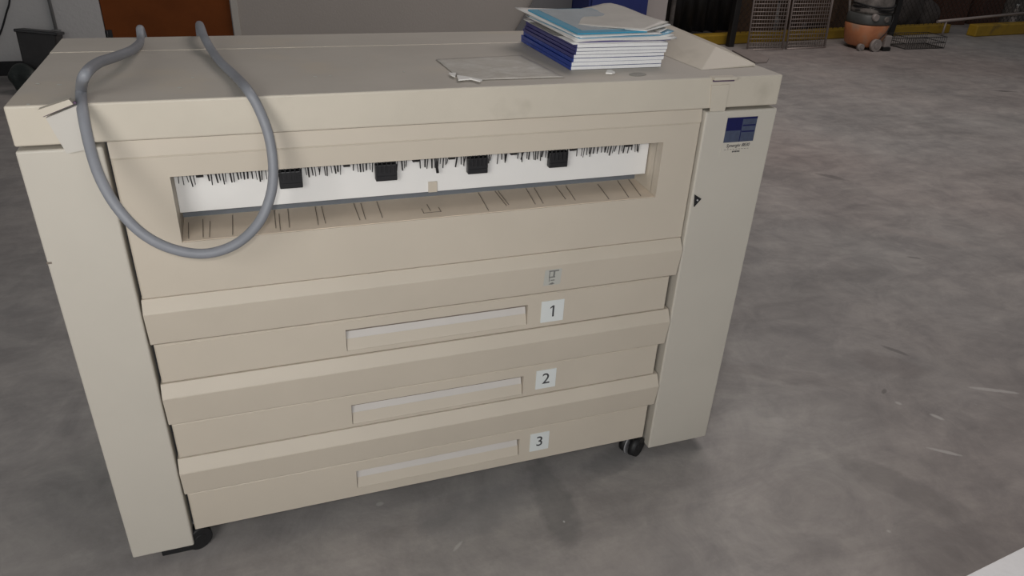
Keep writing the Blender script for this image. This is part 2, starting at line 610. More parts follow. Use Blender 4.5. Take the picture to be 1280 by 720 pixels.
# lid latches: left one swung out, right one closed
g = MB()
y = -0.002
q = [at(59, 145, 1, y), at(98, 129, 1, y), at(109.5, 184, 1, y), at(85, 189, 1, y)]
g.prism(q, (0, -0.013, 0), mi=2)
q = [at(49.5, 134.5, 1, -0.012), at(88, 121.5, 1, -0.012), at(93, 127.5, 1, -0.012), at(54, 143.5, 1, -0.012)]
g.prism(q, (0, -0.014, 0))
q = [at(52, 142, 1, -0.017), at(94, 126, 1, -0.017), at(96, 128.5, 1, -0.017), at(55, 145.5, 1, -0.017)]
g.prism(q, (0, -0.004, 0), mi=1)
tag(g.build('lid_latch', ['lid', 'purple', 'latch'], pr), 'lid latch swung open at a tilt')
g = MB()
q = [at(888, 109, 1, 0), at(906, 107, 1, 0), at(910.5, 138.0, 1, 0), at(887, 140.5, 1, 0)]
q = [Vector((1.307, 0, 1.034)), Vector((1.352, 0, 1.034)), Vector((1.352, 0, 0.970)), Vector((1.315, 0, 0.970))]
g.prism(q, (0, -0.0025, 0))
g.box(1.306, 1.363, -0.012, 0.012, 1.046, 1.0515, bev=0.0015)
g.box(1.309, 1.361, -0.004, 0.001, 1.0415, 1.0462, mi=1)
tag(g.build('lid_latch', ['lid', 'purple'], pr), 'lid latch lying closed')

# wedge shaped console on the right of the lid
zr = H + 0.0003
f0, f1 = Vector((1.321, 0.066, zr)), Vector((1.472, 0.080, zr))
b0, b1 = Vector((1.300, 0.50, zr)), Vector((1.472, 0.50, zr))
RXX = 1.425
A1 = at(895, 58, 0, RXX)
A2 = at(870, 45, 0, RXX)
A3 = at(836, 31, 0, RXX)
A3.y = 0.50
f1u = f1 + Vector((0, 0, 0.006))
A1r = Vector((1.472, A1.y + 0.03, A1.z - 0.010))
A3r = Vector((1.472, 0.50, A3.z - 0.012))
g = MB()
vs = {k: g.bm.verts.new(v) for k, v in dict(f0=f0, f1=f1, b0=b0, b1=b1, A1=A1, A3=A3, f1u=f1u, A1r=A1r, A3r=A3r).items()}
for names in (('f0', 'f1', 'f1u', 'A1'), ('f0', 'A1', 'A3', 'b0'), ('f1u', 'A1r', 'A1'), ('A1', 'A1r', 'A3r', 'A3'), ('f1', 'b1', 'A3r', 'A1r', 'f1u'), ('b0', 'A3', 'A3r', 'b1'), ('f0', 'b0', 'b1', 'f1')):
    g.bm.faces.new([vs[n] for n in names])
bmesh.ops.bevel(g.bm, geom=g.bm.edges[:], offset=0.002, segments=2, profile=0.5, affect='EDGES')
tag(g.build('control_console', 'lid', pr))

# front panel with the output opening
g = MB()
OX0, OX1, OZ0, OZ1 = 0.2215, 1.2125, 0.785, 0.9135
g.holed(XL + 0.006, XR - 0.003, 0.675, 0.953, OX0, OX1, OZ0, OZ1, 0.002, 0.028)
g.prism([(XL + 0.006, 0.0035, 0.953), (XL + 0.006, 0.0065, 0.9815), (XL + 0.006, 0.028, 0.9815), (XL + 0.006, 0.028, 0.953)], (XR - XL - 0.009, 0, 0))
fp = tag(g.build('front_panel', 'beige', pr))
# output cavity
g = MB()
YB = 0.107
g.box(OX0 - 0.004, OX0, 0.027, YB, OZ0 - 0.004, OZ1 + 0.02)
g.box(OX1, OX1 + 0.004, 0.027, YB, OZ0 - 0.004, OZ1 + 0.02)
g.box(OX0 - 0.004, OX1 + 0.004, YB, YB + 0.004, OZ0 - 0.004, OZ1 + 0.02, mi=2)
g.box(OX0 - 0.004, OX1 + 0.004, 0.027, YB, OZ1 + 0.016, OZ1 + 0.02, mi=1)
tag(g.build('output_cavity', ['beige', 'inner', 'cavity_shade'], pr))
g = MB()
TS = 0.05   # the tray rises towards the back


def tz(p, lift=0.0):
    p = Vector(p)
    p.z = OZ0 + 0.0012 + TS * (p.y - 0.0045) + lift
    return p


g.prism([(OX0 + 0.0005, 0.0045, OZ0 - 0.002), (OX0 + 0.0005, 0.0045, OZ0 + 0.0012), tz((OX0 + 0.0005, YB, 0)), (OX0 + 0.0005, YB, OZ0 - 0.002)], (OX1 - OX0 - 0.001, 0, 0))
for x0, x1, ya, yb2 in [(236, 236, 281, 299), (254, 254, 277, 297), (263, 262, 279, 301), (291, 291, 272, 295), (343, 345, 266, 286), (349, 351, 270, 291), (360, 362, 264, 285), (394, 398, 261, 282), (402, 407, 261, 280), (442, 450, 257, 276), (451, 457, 257, 275), (471, 478, 255, 273), (597, 611, 243, 264), (617, 633, 240, 258), (621, 636, 240, 257), (657, 669, 238, 256), (667, 679, 237, 255), (694, 707, 235, 250), (707, 719, 235, 251), (747, 762, 233, 250), (771, 787, 228, 248), (784, 803, 226, 247)]:
    a, b = at(x0, ya, 2, OZ0 + 0.0012), at(x1, yb2, 2, OZ0 + 0.0012)
    a.y, b.y = min(a.y, YB - 0.004), max(b.y, 0.012)
    a, b = tz(a, 0.0002), tz(b, 0.0002)
    w = 0.0006
    g.prism([a + Vector((-w, 0, 0)), a + Vector((w, 0, 0)), b + Vector((w, 0, 0)), b + Vector((-w, 0, 0))], (0, 0, 0.001), mi=1)
c = at(541, 264, 2, OZ0 + 0.0012)
for x0, x1, y0, y1 in ((-0.022, 0.016, -0.010, -0.0085), (0.0145, 0.016, -0.01, 0.012), (-0.022, -0.0205, -0.01, 0.012), (-0.006, -0.0045, -0.001, 0.030)):
    g.prism([tz((c.x + x0, c.y + y0, 0), 0.0002), tz((c.x + x1, c.y + y0, 0), 0.0002), tz((c.x + x1, c.y + y1, 0), 0.0002), tz((c.x + x0, c.y + y1, 0), 0.0002)], (0, 0, 0.0006), mi=1)
tag(g.build('output_tray', ['tray', 'line'], pr))
# white guide with metal bar, rollers, bristles, clips
YS = 0.056
g = MB()
g.box(OX0 + 0.0005, OX1 - 0.003, YS, YS + 0.004, 0.822, 0.899, bev=0.001)
g.box(OX0 + 0.0005, OX1 - 0.003, YS, YS + 0.018, 0.894, 0.8985)
wg = tag(g.build('paper_guide', 'whitestrip', pr), 'white paper guide strip')
g = MB()
p = at(541, 233, 1, YS - 0.002)
g.box(p.x - 0.0095, p.x + 0.0095, YS - 0.003, YS, 0.8215, 0.845, bev=0.001)
tag(g.build('guide_tab', 'beige', wg), 'small cream tab')
g = MB()
g.cyl((OX0, 0.075, 0.912), (OX1, 0.075, 0.912), 0.010, n=16)
g.box(OX0, OX1, 0.090, 0.10, 0.90, 0.93)
tag(g.build('exit_bar', 'grey_metal', pr))
g = MB()
g.box(OX0 + 0.01, OX1 - 0.035, 0.040, 0.048, 0.9065, 0.912)
CL = [at(363.5, 226, 1, 0.045).x, at(482.5, 216, 1, 0.045).x, at(596.5, 208, 1, 0.045).x, at(697, 200, 1, 0.045).x]
x = at(225, 230, 1, 0.045).x
xe = at(801, 186, 1, 0.045).x
gaps = [(at(a, 220, 1, 0.045).x, at(b, 220, 1, 0.045).x) for a, b in ((243, 255), (428, 440), (513, 522), (562, 570))] + [(at(a, 190, 1, 0.045).x, at(b, 190, 1, 0.045).x) for a, b in ((637, 647), (709, 719), (781, 786))]
while x < xe:
    if not any(a < x < b for a, b in gaps) and random.random() > 0.04:
        l = random.uniform(0.024, 0.034)
        t = random.uniform(-0.0025, 0.0035) if random.random() < 0.8 else random.uniform(-0.006, 0.006)
        w = random.choice((0.0009, 0.0012, 0.0014, 0.0018))
        g.cyl((x, 0.044, 0.909), (x + t, 0.048, 0.909 - l), w, w * 0.8, n=6)
    x += random.uniform(0.0054, 0.0070)
p = at(545, 207, 1, 0.044)
g.cyl((p.x - 0.003, 0.044, 0.909), (p.x + 0.003, 0.042, 0.868), 0.0025, 0.003, n=8)
tag(g.build('bristle_comb', 'black', pr))
for cx in CL:
    g = MB()
    g.box(cx - 0.0215, cx + 0.0215, 0.038, 0.053, 0.860, 0.8945, bev=0.002)
    for k in range(-2, 3):
        g.box(cx + k * 0.009 - 0.001, cx + k * 0.009 + 0.001, 0.035, 0.039, 0.878, 0.909)
    g.box(cx - 0.0195, cx + 0.0195, 0.0365, 0.039, 0.868, 0.871)
    tag(g.build('guide_clip', 'black', pr))
for px, py in ((250, 221), (433, 208), (519, 202), (564, 199), (641, 193), (715, 187), (784, 182)):
    p = at(px, py, 1, 0.036)
    g = MB()
    g.cyl((p.x - 0.006, 0.033, 0.9065), (p.x + 0.006, 0.033, 0.9065), 0.0085, n=16)
    tag(g.build('pinch_roller', 'black', pr))

# the three drawers
zs = [(0.674, 0.575, 0.4785, 0.642), (0.4765, 0.3765, 0.2805, 0.4425), (0.2785, 0.1815, 0.066, 0.2415)]
recess = [(0.5455, 0.4925), (0.345, 0.2905), (0.148, 0.0945)]
marks = [((0.953, 1.010), (0.549, 0.492)), ((0.9525, 1.0055), (0.3535, 0.2985)), ((0.949, 1.0015), (0.156, 0.0985))]
for i, (zt, zmid, zb, zbev) in enumerate(zs):
    g = MB()
    x0, x1 = XL + 0.007, XR - 0.016
    rz1, rz0 = recess[i]
    g.holed(x0, x1, zb, zmid - (0.005 if i == 0 else 0.0035), 0.505, 0.920, rz0, rz1, 0.004, 0.030)
    dw = tag(g.build('roll_drawer', 'beige', pr))
    g = MB()
    xa, xb = XL + 0.0035, XR - 0.004
    prof = [(0.008, zt), (0.0055, zt - 0.0005), (-0.0105, zbev + 0.0085), (-0.0112, zbev + 0.0065), (-0.0025, zmid + 0.003), (-0.0010, zmid + 0.001), (0.028, zmid + 0.001), (0.028, zt)]
    g.prism([(xa, yy, zz) for yy, zz in prof], (xb - xa, 0, 0))
    tag(g.build('drawer_lip', 'beige', dw))
    g = MB()
    prof = [(0.0185, rz1 - 0.002), (0.0115, rz1 - 0.027), (0.0295, rz1 - 0.027), (0.0295, rz1 - 0.002)]
    g.prism([(0.5065, yy, zz) for yy, zz in prof], (0.411, 0, 0))
    prof = [(0.0115, rz1 - 0.0272), (0.0055, rz0 + 0.003), (0.0045, rz0 + 0.0002), (0.0295, rz0 + 0.0002), (0.0295, rz1 - 0.0272)]
    g.prism([(0.5065, yy, zz) for yy, zz in prof], (0.412, 0, 0), mi=1)
    g.box(0.5065, 0.918, 0.0152, 0.0166, rz1 - 0.0100, rz1 - 0.004, mi=2)  # dark strip painted in as the shadow line under the recess's top edge
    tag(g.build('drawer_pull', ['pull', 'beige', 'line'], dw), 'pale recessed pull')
    g = MB()
    (lx0, lx1), (lz1, lz0) = marks[i]
    g.box(lx0, lx1, 0.0028, 0.0042, lz0, lz1)
    if i == 0:
        mx_, mz_ = (lx0 + lx1) / 2 + 0.002, (lz0 + lz1) / 2
        g.prism([(mx_ - 0.0022, 0.0026, mz_ - 0.015), (mx_ + 0.0022, 0.0026, mz_ - 0.015), (mx_ + 0.0022, 0.0026, mz_ + 0.015), (mx_ - 0.0022, 0.0026, mz_ + 0.015)], (0, 0.0004, 0), mi=1)
        g.prism([(mx_ - 0.0022, 0.0026, mz_ + 0.0105), (mx_ - 0.0022, 0.0026, mz_ + 0.015), (mx_ - 0.008, 0.0026, mz_ + 0.0105), (mx_ - 0.008, 0.0026, mz_ + 0.0070)], (0, 0.0004, 0), mi=1)
    else:
        g.text(str(i + 1), 0.044, Matrix.Translation(((lx0 + lx1) / 2, 0.0026, (lz0 + lz1) / 2)) @ RX, mi=1, depth=0.0004)
    tag(g.build('number_label', ['label', 'ink'], dw), 'white square label with the number %d' % (i + 1))
    if i == 0:
        g = MB()   # strip of clear tape with smudged sideways marks
        def ly(z):
            return -0.0112 + (zbev + 0.0065 - z) / (zbev + 0.0035 - zmid) * 0.0087
        def strip(xa_, xb_, za, zb_, lift, mi):
            g.prism([(xa_, ly(za) - lift, za), (xb_, ly(za) - lift, za), (xb_, ly(zb_) - lift, zb_), (xa_, ly(zb_) - lift, zb_)], (0, 0.0004, 0), mi)
        strip(0.950, 0.991, 0.596, 0.6385, 0.0004, 0)
        strip(0.960, 0.984, 0.6330, 0.6362, 0.0009, 1)
        strip(0.971, 0.975, 0.6190, 0.6332, 0.0009, 1)
        strip(0.961, 0.963, 0.6190, 0.6332, 0.0009, 1)
        strip(0.961, 0.976, 0.6165, 0.6195, 0.0009, 1)
        strip(0.962, 0.9635, 0.6060, 0.6165, 0.0009, 1)
        strip(0.966, 0.976, 0.6080, 0.6105, 0.0009, 1)
        g.prism([(0.962, ly(0.599) - 0.001, 0.5985), (0.971, ly(0.604) - 0.001, 0.6035), (0.977, ly(0.6) - 0.001, 0.5995), (0.971, ly(0.598) - 0.001, 0.5975)], (0, 0.0004, 0), 1)
        tag(g.build('tape_strip', ['film', 'ink_grey'], dw), 'clear tape strip with smudged marks')

# casters
def caster(x, y, rot, name='caster'):
    g = MB()
    m = Matrix.Translation((x, y, 0)) @ Matrix.Rotation(rot, 4, 'Z')
    for s in (-1, 1):
        a, b = m @ Vector((s * 0.006, -0.012, 0.031)), m @ Vector((s * 0.025, -0.012, 0.031))
        g.cyl(a, b, 0.031, 0.028, n=28)
    a, b = m @ Vector((-0.0262, -0.012, 0.031)), m @ Vector((0.0262, -0.012, 0.031))
    g.cyl(a, b, 0.013, n=18, mi=0)
    a, b = m @ Vector((-0.0065, -0.012, 0.031)), m @ Vector((-0.003, -0.012, 0.031))
    g.cyl(a, b, 0.0325, n=28, mi=1)
    g.box(-0.005, 0.005, -0.022, 0.016, 0.03, 0.058, mi=0, mtx=m)
    a, b = m @ Vector((0, 0.012, 0.045)), m @ Vector((0, 0.012, 0.062))
    g.cyl(a, b, 0.012, n=14, mi=0)
    tag(g.build(name, ['rubber', 'wheelrim'], pr))


caster(1.278, 0.032, R(-58))
caster(0.142, 0.036, R(-65))
caster(1.262, 0.47, R(20))
caster(0.150, 0.47, R(-30))
g = MB()
g.box(0.055, XL - 0.003, 0.010, 0.08, 0.0, 0.031, bev=0.003)  # dark block put in for the contact shadow under the left cabinet
tag(g.build('contact_shade_block', 'rubber', pr))

# ------------------------------------------------------------------ grey cable draped over the printer
def pv(px, py, ax, v):
    return at(px, py, ax, v)


RC = 0.0087
pts = [Vector((0.13, 0.60, 0.009)), Vector((0.16, 0.612, 0.35)), Vector((0.17, 0.61, 0.85)), pv(177.5, 42, 1, 0.575), pv(176, 52, 1, 0.52), pv(166, 62, 2, 1.078), pv(146, 70.5, 2, 1.088), pv(122, 79, 2, 1.10), pv(106, 94, 2, 1.10), pv(101.5, 113, 1, 0.035),
       pv(103.5, 140, 1, -0.020), pv(112, 182, 1, -0.055), pv(125, 222, 1, -0.085), pv(147, 260, 1, -0.11), pv(178, 292, 1, -0.125), pv(215, 311, 1, -0.13), pv(257, 317, 1, -0.13), pv(295, 305, 1, -0.12), pv(323, 279, 1, -0.10),
       pv(338, 245, 1, -0.08), pv(341.5, 210, 1, -0.06), pv(336, 170, 1, -0.04), pv(323, 135, 1, -0.022), pv(309, 112, 2, 1.0625), pv(295, 96, 2, 1.0595), pv(276, 78, 2, 1.0605), pv(264, 62, 2, 1.064), pv(256, 48, 2, 1.073), pv(249.5, 37.5, 1, 0.572), Vector((0.28, 0.605, 0.85)), Vector((0.27, 0.612, 0.3)), Vector((0.33, 0.66, 0.009)), Vector((0.9, 0.75, 0.009))]
g = MB()
g.tube(spline(pts, 12), RC, 16)
cb = g.build('power_cable', 'cable')
tag(cb, 'thick grey cable looped over the left front of the beige printer', 'cable')

# ------------------------------------------------------------------ books and papers on the lid
THK = 0.0072
zb = H + 0.0006
SX, SY = 1.024, 0.106
ang = 0.0


def book(i, z, th, cover, dx, dy, rot, label):
    o = thing('softcover_book', (SX + dx, SY + dy, z), label, 'book', 'books stacked on the printer lid')
    m = Matrix.Translation((SX + dx, SY + dy, z)) @ Matrix.Rotation(rot, 4, 'Z')
    w, d = 0.2185, 0.308
    g = MB()
    ct = 0.0004
    g.box(0, w, 0.002, d, 0, ct, mtx=m)
    g.box(0, w, 0.002, d, th - ct, th, mtx=m)
    g.box(-0.0012, 0.0012, 0, d, 0, th, bev=0.0005, mtx=m)
    g.build('cover', cover, o)
    g = MB()
    g.box(0.0012, w - 0.001, 0.0008, d - 0.0008, ct, th - ct, mtx=m)
    g.build('page_block', 'pages', o)
    return o


order = ['lowest', 'second from the bottom', 'third from the bottom', 'fourth from the bottom', 'third from the top', 'second from the top', 'topmost']
ths = [k * THK for k in (1.0, 1.15, 1.05, 0.95, 0.9, 0.95, 1.0)]

covs = ['cover_blue', 'cover_blue', 'cover_blue', 'cover_indigo', 'cover_indigo', 'cover_indigo', 'cover_indigo', 'cover_indigo']
offs = [(0, 0, 0), (0.001, 0.001, 0.003), (0.004, 0.000, -0.004), (0.005, 0.002, 0.0), (0.009, 0.001, 0.004), (0.010, 0.001, -0.003), (0.011, 0.002, 0.001)]
z = zb
for i in range(7):
    cn = 'blue' if covs[i] == 'cover_blue' else 'dark indigo'
    book(i, z, ths[i], covs[i], *offs[i], '%s softcover book, %s of the seven stacked on the printer' % (cn, order[i]))
    z += ths[i] + 0.0003
ZT = z   # top of the books


def sheet(name, corners, mats, label, cat, n=14, bend=None, solid=0.0012, group=None, mi_fn=None):
    """a sheet spanned by four corners (front-left, front-right, back-right, back-left), bend(u, v) adds a displacement"""
    g = MB()
    a, b, c, d = [Vector(p) for p in corners]
    V = {}
    for i in range(n + 1):
        for j in range(n + 1):
            u, v = i / n, j / n
            p = a * (1 - u) * (1 - v) + b * u * (1 - v) + c * u * v + d * (1 - u) * v
            if bend:
                p = p + Vector(bend(u, v))
            V[i, j] = g.bm.verts.new(p)
    for i in range(n):
        for j in range(n):
            f = g.bm.faces.new([V[i, j], V[i + 1, j], V[i + 1, j + 1], V[i, j + 1]])
            f.smooth = True
            if mi_fn:
                f.material_index = mi_fn((i + .5) / n, (j + .5) / n)
    o = g.build(name, mats, solid=solid)
    base = sum((Vector(p) for p in corners), Vector()) / 4
    base.z = min(Vector(p).z for p in corners)
    rebase(o, base)
    if label:
        tag(o, label, cat, group)
    return o


x0, y0 = SX + 0.011, SY
# white booklet whose left part hangs a little over the books, with a grey rounded tab
Z1 = ZT + 0.0010
sheet('paper_sheet', [(x0 - 0.010, y0 - 0.001, Z1), (x0 + 0.215, y0 + 0.002, Z1), (x0 + 0.215, y0 + 0.30, Z1), (x0 - 0.012, y0 + 0.30, Z1)], 'paper',
      'white booklet lying directly on the top book of the stack', 'paper', solid=0.0018)
Z2 = Z1 + 0.0012
g = MB()
tp = []
for k in range(7):
    t = math.pi / 2 * k / 6
    tp.append((x0 - 0.006 - 0.012 * math.cos(t), y0 + 0.085 - 0.014 * (1 - math.cos(t)) + 0.0 - 0.014 * math.sin(t) + 0.014, Z2))
pl = [(x0 - 0.018, y0 + 0.245, Z2), (x0 - 0.018, y0 + 0.085, Z2), (x0 - 0.014, y0 + 0.074, Z2), (x0 - 0.004, y0 + 0.070, Z2), (x0 + 0.05, y0 + 0.070, Z2), (x0 + 0.05, y0 + 0.245, Z2)]
g.prism(pl, (0, 0, 0.0012))
o = rebase(g.build('divider_tab', 'tabpaper'), (x0, y0 + 0.15, Z2))
tag(o, 'grey divider with a rounded corner sticking out left over the blue spines', 'divider')
Z3 = Z2 + 0.0020
sheet('magazine', [(x0 + 0.004, y0 + 0.002, Z3), (x0 + 0.222, y0 + 0.000, Z3 + 0.001), (x0 + 0.224, y0 + 0.29, Z3), (x0, y0 + 0.29, Z3)], ['purplepaper'],
      'thin purple edged magazine under the white papers of the stack', 'magazine', solid=0.0012)
Z4 = Z3 + 0.0028
sheet('paper_bundle', [(x0 - 0.004, y0 - 0.004, Z4), (x0 + 0.234, y0 - 0.004, Z4 + 0.003), (x0 + 0.236, y0 + 0.28, Z4 + 0.002), (x0 - 0.006, y0 + 0.30, Z4 + 0.002)], 'paper',
      'thick white bundle of papers just above the purple edged magazine', 'paper', solid=0.0038, bend=lambda u, v: (0, 0, 0.0015 * math.sin(6 * u)))
Z5 = Z4 + 0.0030
for k in range(4):
    zz = Z5 + 0.0014 * k
    ph = k * 1.3
    sheet('loose_paper', [(x0 + 0.000 + 0.004 * k, y0 - 0.001 + 0.002 * k, zz), (x0 + 0.226 + (0.006, 0.014, 0.004, 0.008)[k], y0 + 0.006 + 0.014 * k, zz), (x0 + 0.225, y0 + 0.27, zz), (x0 - 0.008, y0 + 0.29, zz)],
          ['paper', 'cyan_pale', 'paper', 'greypaper'][k], ['white loose sheet with a wavy right edge, lowest under the blue folder', 'pale blue loose sheet between white sheets on the stack', 'white loose sheet with a curled corner above the pale blue sheet', 'grey printed sheet just under the light blue folder'][k], 'paper',
          bend=lambda u, v, ph=ph, k=k: (0, 0, (0.006 + 0.0025 * k) * max(0, (u - 0.86) / 0.14) ** 1.4 * (0.75 + 0.25 * math.sin(9 * v + ph))), solid=0.0009, group='loose sheets on the book stack')
Z6 = Z5 + 0.0062
# white page with its back left corner sticking out
bl = at(643, 9.5, 2, Z6 + 0.012)
sheet('paper_sheet', [(x0 - 0.002, y0 + 0.002, Z6 - 0.001), (x0 + 0.205, y0 + 0.01, Z6), (x0 + 0.205, y0 + 0.29, Z6 + 0.004), bl], 'paper',
      'white sheet whose far left corner sticks out from under the blue folder', 'paper', solid=0.0012)
# light blue folder
Zf = Z6 + 0.0025
c0, c1, c2 = at(722, 43.5, 2, Zf), at(809, 40.5, 2, Zf), at(660, 13.5, 2, Zf + 0.008)
c3 = c2 + (c1 - c0)
c3.z = c2.z
g = MB()
g.prism([c0, c1, c3, c2], (0, 0, 0.0030))
fo = rebase(g.build('plastic_folder', 'cyan'), (c0.x, c0.y, c0.z))
tag(fo, 'light blue plastic folder lying on top of the papers', 'folder')
g = MB()
e1, e2 = (c1 - c0), (c2 - c0)
up = Vector((0, 0, 0.0031))
q0, q1, q2, q3 = c0 + e1 * 0.13 + e2 * 0.09 + up, c0 + e1 * 0.97 + e2 * 0.09 + up, c0 + e1 * 0.97 + e2 * 0.97 + up, c0 + e1 * 0.13 + e2 * 0.97 + up
g.prism([q0, q1, q2, q3], (0, 0, 0.0008))
tag(g.build('folder_pocket', 'pocket', fo), 'paler clear pocket')
# curled grey sheet rising out of the folder, white sheet under it
FL = at(721, 31, 2, Zf + 0.005)
FR = at(807, 37.5, 2, Zf + 0.006)
BR = at(836, 28.0, 2, Zf + 0.012)
BL = at(707, 14, 2, Zf + 0.008)
PK = at(760, 4.2, 1, 0.44)
DV = PK - BL.lerp(BR, 0.4)


def curl(u, v):
    tent = u / 0.4 if u < 0.4 else (1 - u) / 0.6
    tent = tent * tent * (3 - 2 * tent) * 0.35 + tent * 0.65
    return Vector((0, -0.008 * math.sin(math.pi * u) * (1 - v), 0.0008)) + DV * (tent * v ** 1.3) + Vector((0, 0, 0.002 * math.sin(9 * u + 3 * v) * v * u * (1 - u) * 4))


sheet('curled_sheet', [FL + Vector((0.03, 0.004, -0.0022)), FR + Vector((0.003, -0.001, -0.0025)), BR + Vector((0.0, -0.010, -0.004)), BL + Vector((0.03, 0, -0.004))], 'paper',
      'white sheet showing its right edge just under the grey curled top sheet', 'paper', bend=lambda u, v: curl(u, v) * 0.97, solid=0.002)
sheet('curled_sheet', [FL, FR, BR, BL], 'greypaper',
      'grey printed sheet curling upward at the very top of the stack', 'paper', bend=curl, solid=0.0012)

# flat dusty sheet with torn corner, scraps and smudges on the lid
zl = H + 0.0012
q = [(0.770, 0.050, zl), (0.985, 0.044, zl), (0.966, 0.257, zl), (0.764, 0.240, zl)]
sheet('translucent_sheet', q, 'dusty', 'dusty translucent sheet lying flat on the printer lid left of the books', 'paper', solid=0.0006, n=18,
      bend=lambda u, v: (0, 0, 0.0006 * (1 + math.sin(17 * u + 5 * v) * math.sin(13 * v))))
t = [at(x, y, 2, H + 0.0035) for x, y in ((573, 101), (571, 95), (586, 97), (603, 101), (600, 102.5), (588, 99.5))]
g = MB()
g.prism(t, (0, 0, 0.002))
t = [at(x, y, 2, H + 0.0035) for x, y in ((561, 92), (570, 92), (569, 97), (564, 95))]
g.prism(t, (0, 0, 0.002))
o = rebase(g.build('torn_paper', 'torn'), (0.77, 0.055, H + 0.003))
tag(o, 'torn white paper scraps along the front left corner of the dusty sheet', 'paper')
t = [at(x, y, 2, H + 0.001) for x, y in ((757, 92.5), (759, 89), (764, 88.8), (769, 92), (765, 93))]
g = MB()
g.prism(t, (0, 0, 0.003))
o = rebase(g.build('paper_scrap', 'torn'), at(763, 91, 2, H))
tag(o, 'tiny white paper scrap on the lid in front of the books', 'paper scrap')
t = [at(797 + 11 * math.cos(a), 93 + 2.2 * math.sin(a), 2, H + 0.0005) for a in [2 * math.pi * k / 14 for k in range(14)]]
g = MB()
g.prism(t, (0, 0, 0.0004))
tag(g.build('lid_smudge', 'smudge', lid), 'dark smudge')
# chalky scratches on the lid
for x, y, l in ((47, 105, 5), (74, 106, 6), (241, 97, 4), (225, 110, 6), (394, 96, 4), (413, 95, 3), (35, 131, 4), (505, 90, 3)):
    a, b = at(x - l / 2, y, 2, H + 0.0004), at(x + l / 2, y + 0.4, 2, H + 0.0004)
    g = MB()
    g.prism([a, b, b + Vector((0, 0.006, 0)), a + Vector((0, 0.006, 0))], (0, 0, 0.0003))
    tag(g.build('lid_scratch', 'film', lid), 'pale scratch')

# ------------------------------------------------------------------ white carton at the lower right
M['whitebox'] = mat('white_carton', (0.88, 0.87, 0.88), 0.5, 0.02, 25, bump=0.1, bscale=80)
hb = 0.30
pa, pb = at(1212, 720, 2, hb), at(1280, 686, 2, hb)
dv = (pb - pa).normalized()
nv = Vector((dv.y, -dv.x, 0))
if nv.y > 0:
    nv = -nv
cr = pa - dv * 0.18
ct = thing('white_carton', (cr.x, cr.y, 0), 'white carton on the floor cut off by the bottom right corner of the photo', 'box')
mm = Matrix(((dv.x, -nv.x, 0, cr.x), (dv.y, -nv.y, 0, cr.y), (0, 0, 1, 0), (0, 0, 0, 1)))
g = MB()
g.box(0, 0.55, -0.40, 0, 0, hb - 0.004, bev=0.003, mtx=mm)
g.build('carton_body', 'whitebox', ct)
g = MB()
g.box(-0.003, 0.553, -0.199, 0.003, hb - 0.004, hb, bev=0.001, mtx=mm)
g.build('top_flap', 'whitebox', ct)
g = MB()
g.box(-0.003, 0.553, -0.403, -0.201, hb - 0.004, hb, bev=0.001, mtx=mm)
g.build('top_flap', 'whitebox', ct)

# ------------------------------------------------------------------ left background: black box and bag
M['sack'] = mat('dark_green_black_plastic', (0.018, 0.024, 0.022), 0.5, 0.4, 12, bump=0.5, bscale=25)
M['blackbox'] = mat('scuffed_black_plastic', (0.022, 0.021, 0.022), 0.55, 0.3, 9, dirt=((0.10, 0.095, 0.095), 7, 0.56, 0.5))
bx = thing('black_bin', (-0.92, 4.62, 0), 'scuffed black plastic bin tipped against the white wall left of the brown door', 'bin')
g = MB()
cb_ = bmesh.new()
bmesh.ops.create_cube(cb_, size=1)
for v in cb_.verts:
    s = 1.0 if v.co.z > 0 else 0.72
    v.co = Vector((v.co.x * 0.235 * s, v.co.y * 0.26 * s, v.co.z * 0.33))
bmesh.ops.bevel(cb_, geom=cb_.edges[:], offset=0.008, segments=2, profile=0.5, affect='EDGES')
mb_ = Matrix.Translation((-0.918, 4.62, 0.185)) @ Matrix.Rotation(R(7), 4, 'Y') @ Matrix.Rotation(R(-9), 4, 'X')
g.merge(cb_, 0, mb_)
g.build('bin_body', 'blackbox', bx)
g = MB()
g.box(-0.125, 0.125, -0.138, 0.138, 0.150, 0.17, bev=0.005, mtx=mb_)
g.build('bin_rim', 'black', bx)


def blob(name, loc, r, seed, m, label, cat, squash=(1, 1, 1), par=None):
    b = bmesh.new()
    bmesh.ops.create_icosphere(b, subdivisions=4, radius=1)
    rnd = random.Random(seed)
    ks = [(Vector((rnd.uniform(-1, 1), rnd.uniform(-1, 1), rnd.uniform(-1, 1))).normalized() * rnd.uniform(2, 7), rnd.uniform(0, 6)) for _ in range(14)]
    for v in b.verts:
        n = v.co.normalized()
        s = 1 + sum(math.sin(k.dot(n) + p) for k, p in ks) * 0.035
        v.co = Vector((n.x * s * r * squash[0], n.y * s * r * squash[1], n.z * s * r * squash[2]))
    lo = min(v.co.z for v in b.verts)
    for v in b.verts:
        v.co.z = max(v.co.z, lo + 0.1 * r) - lo - 0.1 * r
    for f in b.faces:
        f.smooth = True
    g = MB()
    g.merge(b, 0, Matrix.Translation(loc))
    o = g.build(name, m, par)
    if par is None:
        rebase(o, loc)
        tag(o, label, cat)
    return o


blob('plastic_sack', (-0.99, 4.38, 0.0), 0.10, 3, 'sack', 'crumpled dark plastic sack on the floor in front of the black bin', 'sack', (0.9, 0.8, 0.95))
blob('plastic_sack', (-1.40, 4.62, 0.0), 0.115, 9, 'sack', 'flat dark sack against the wall at the left edge of the photo', 'sack', (1.3, 0.8, 0.7))

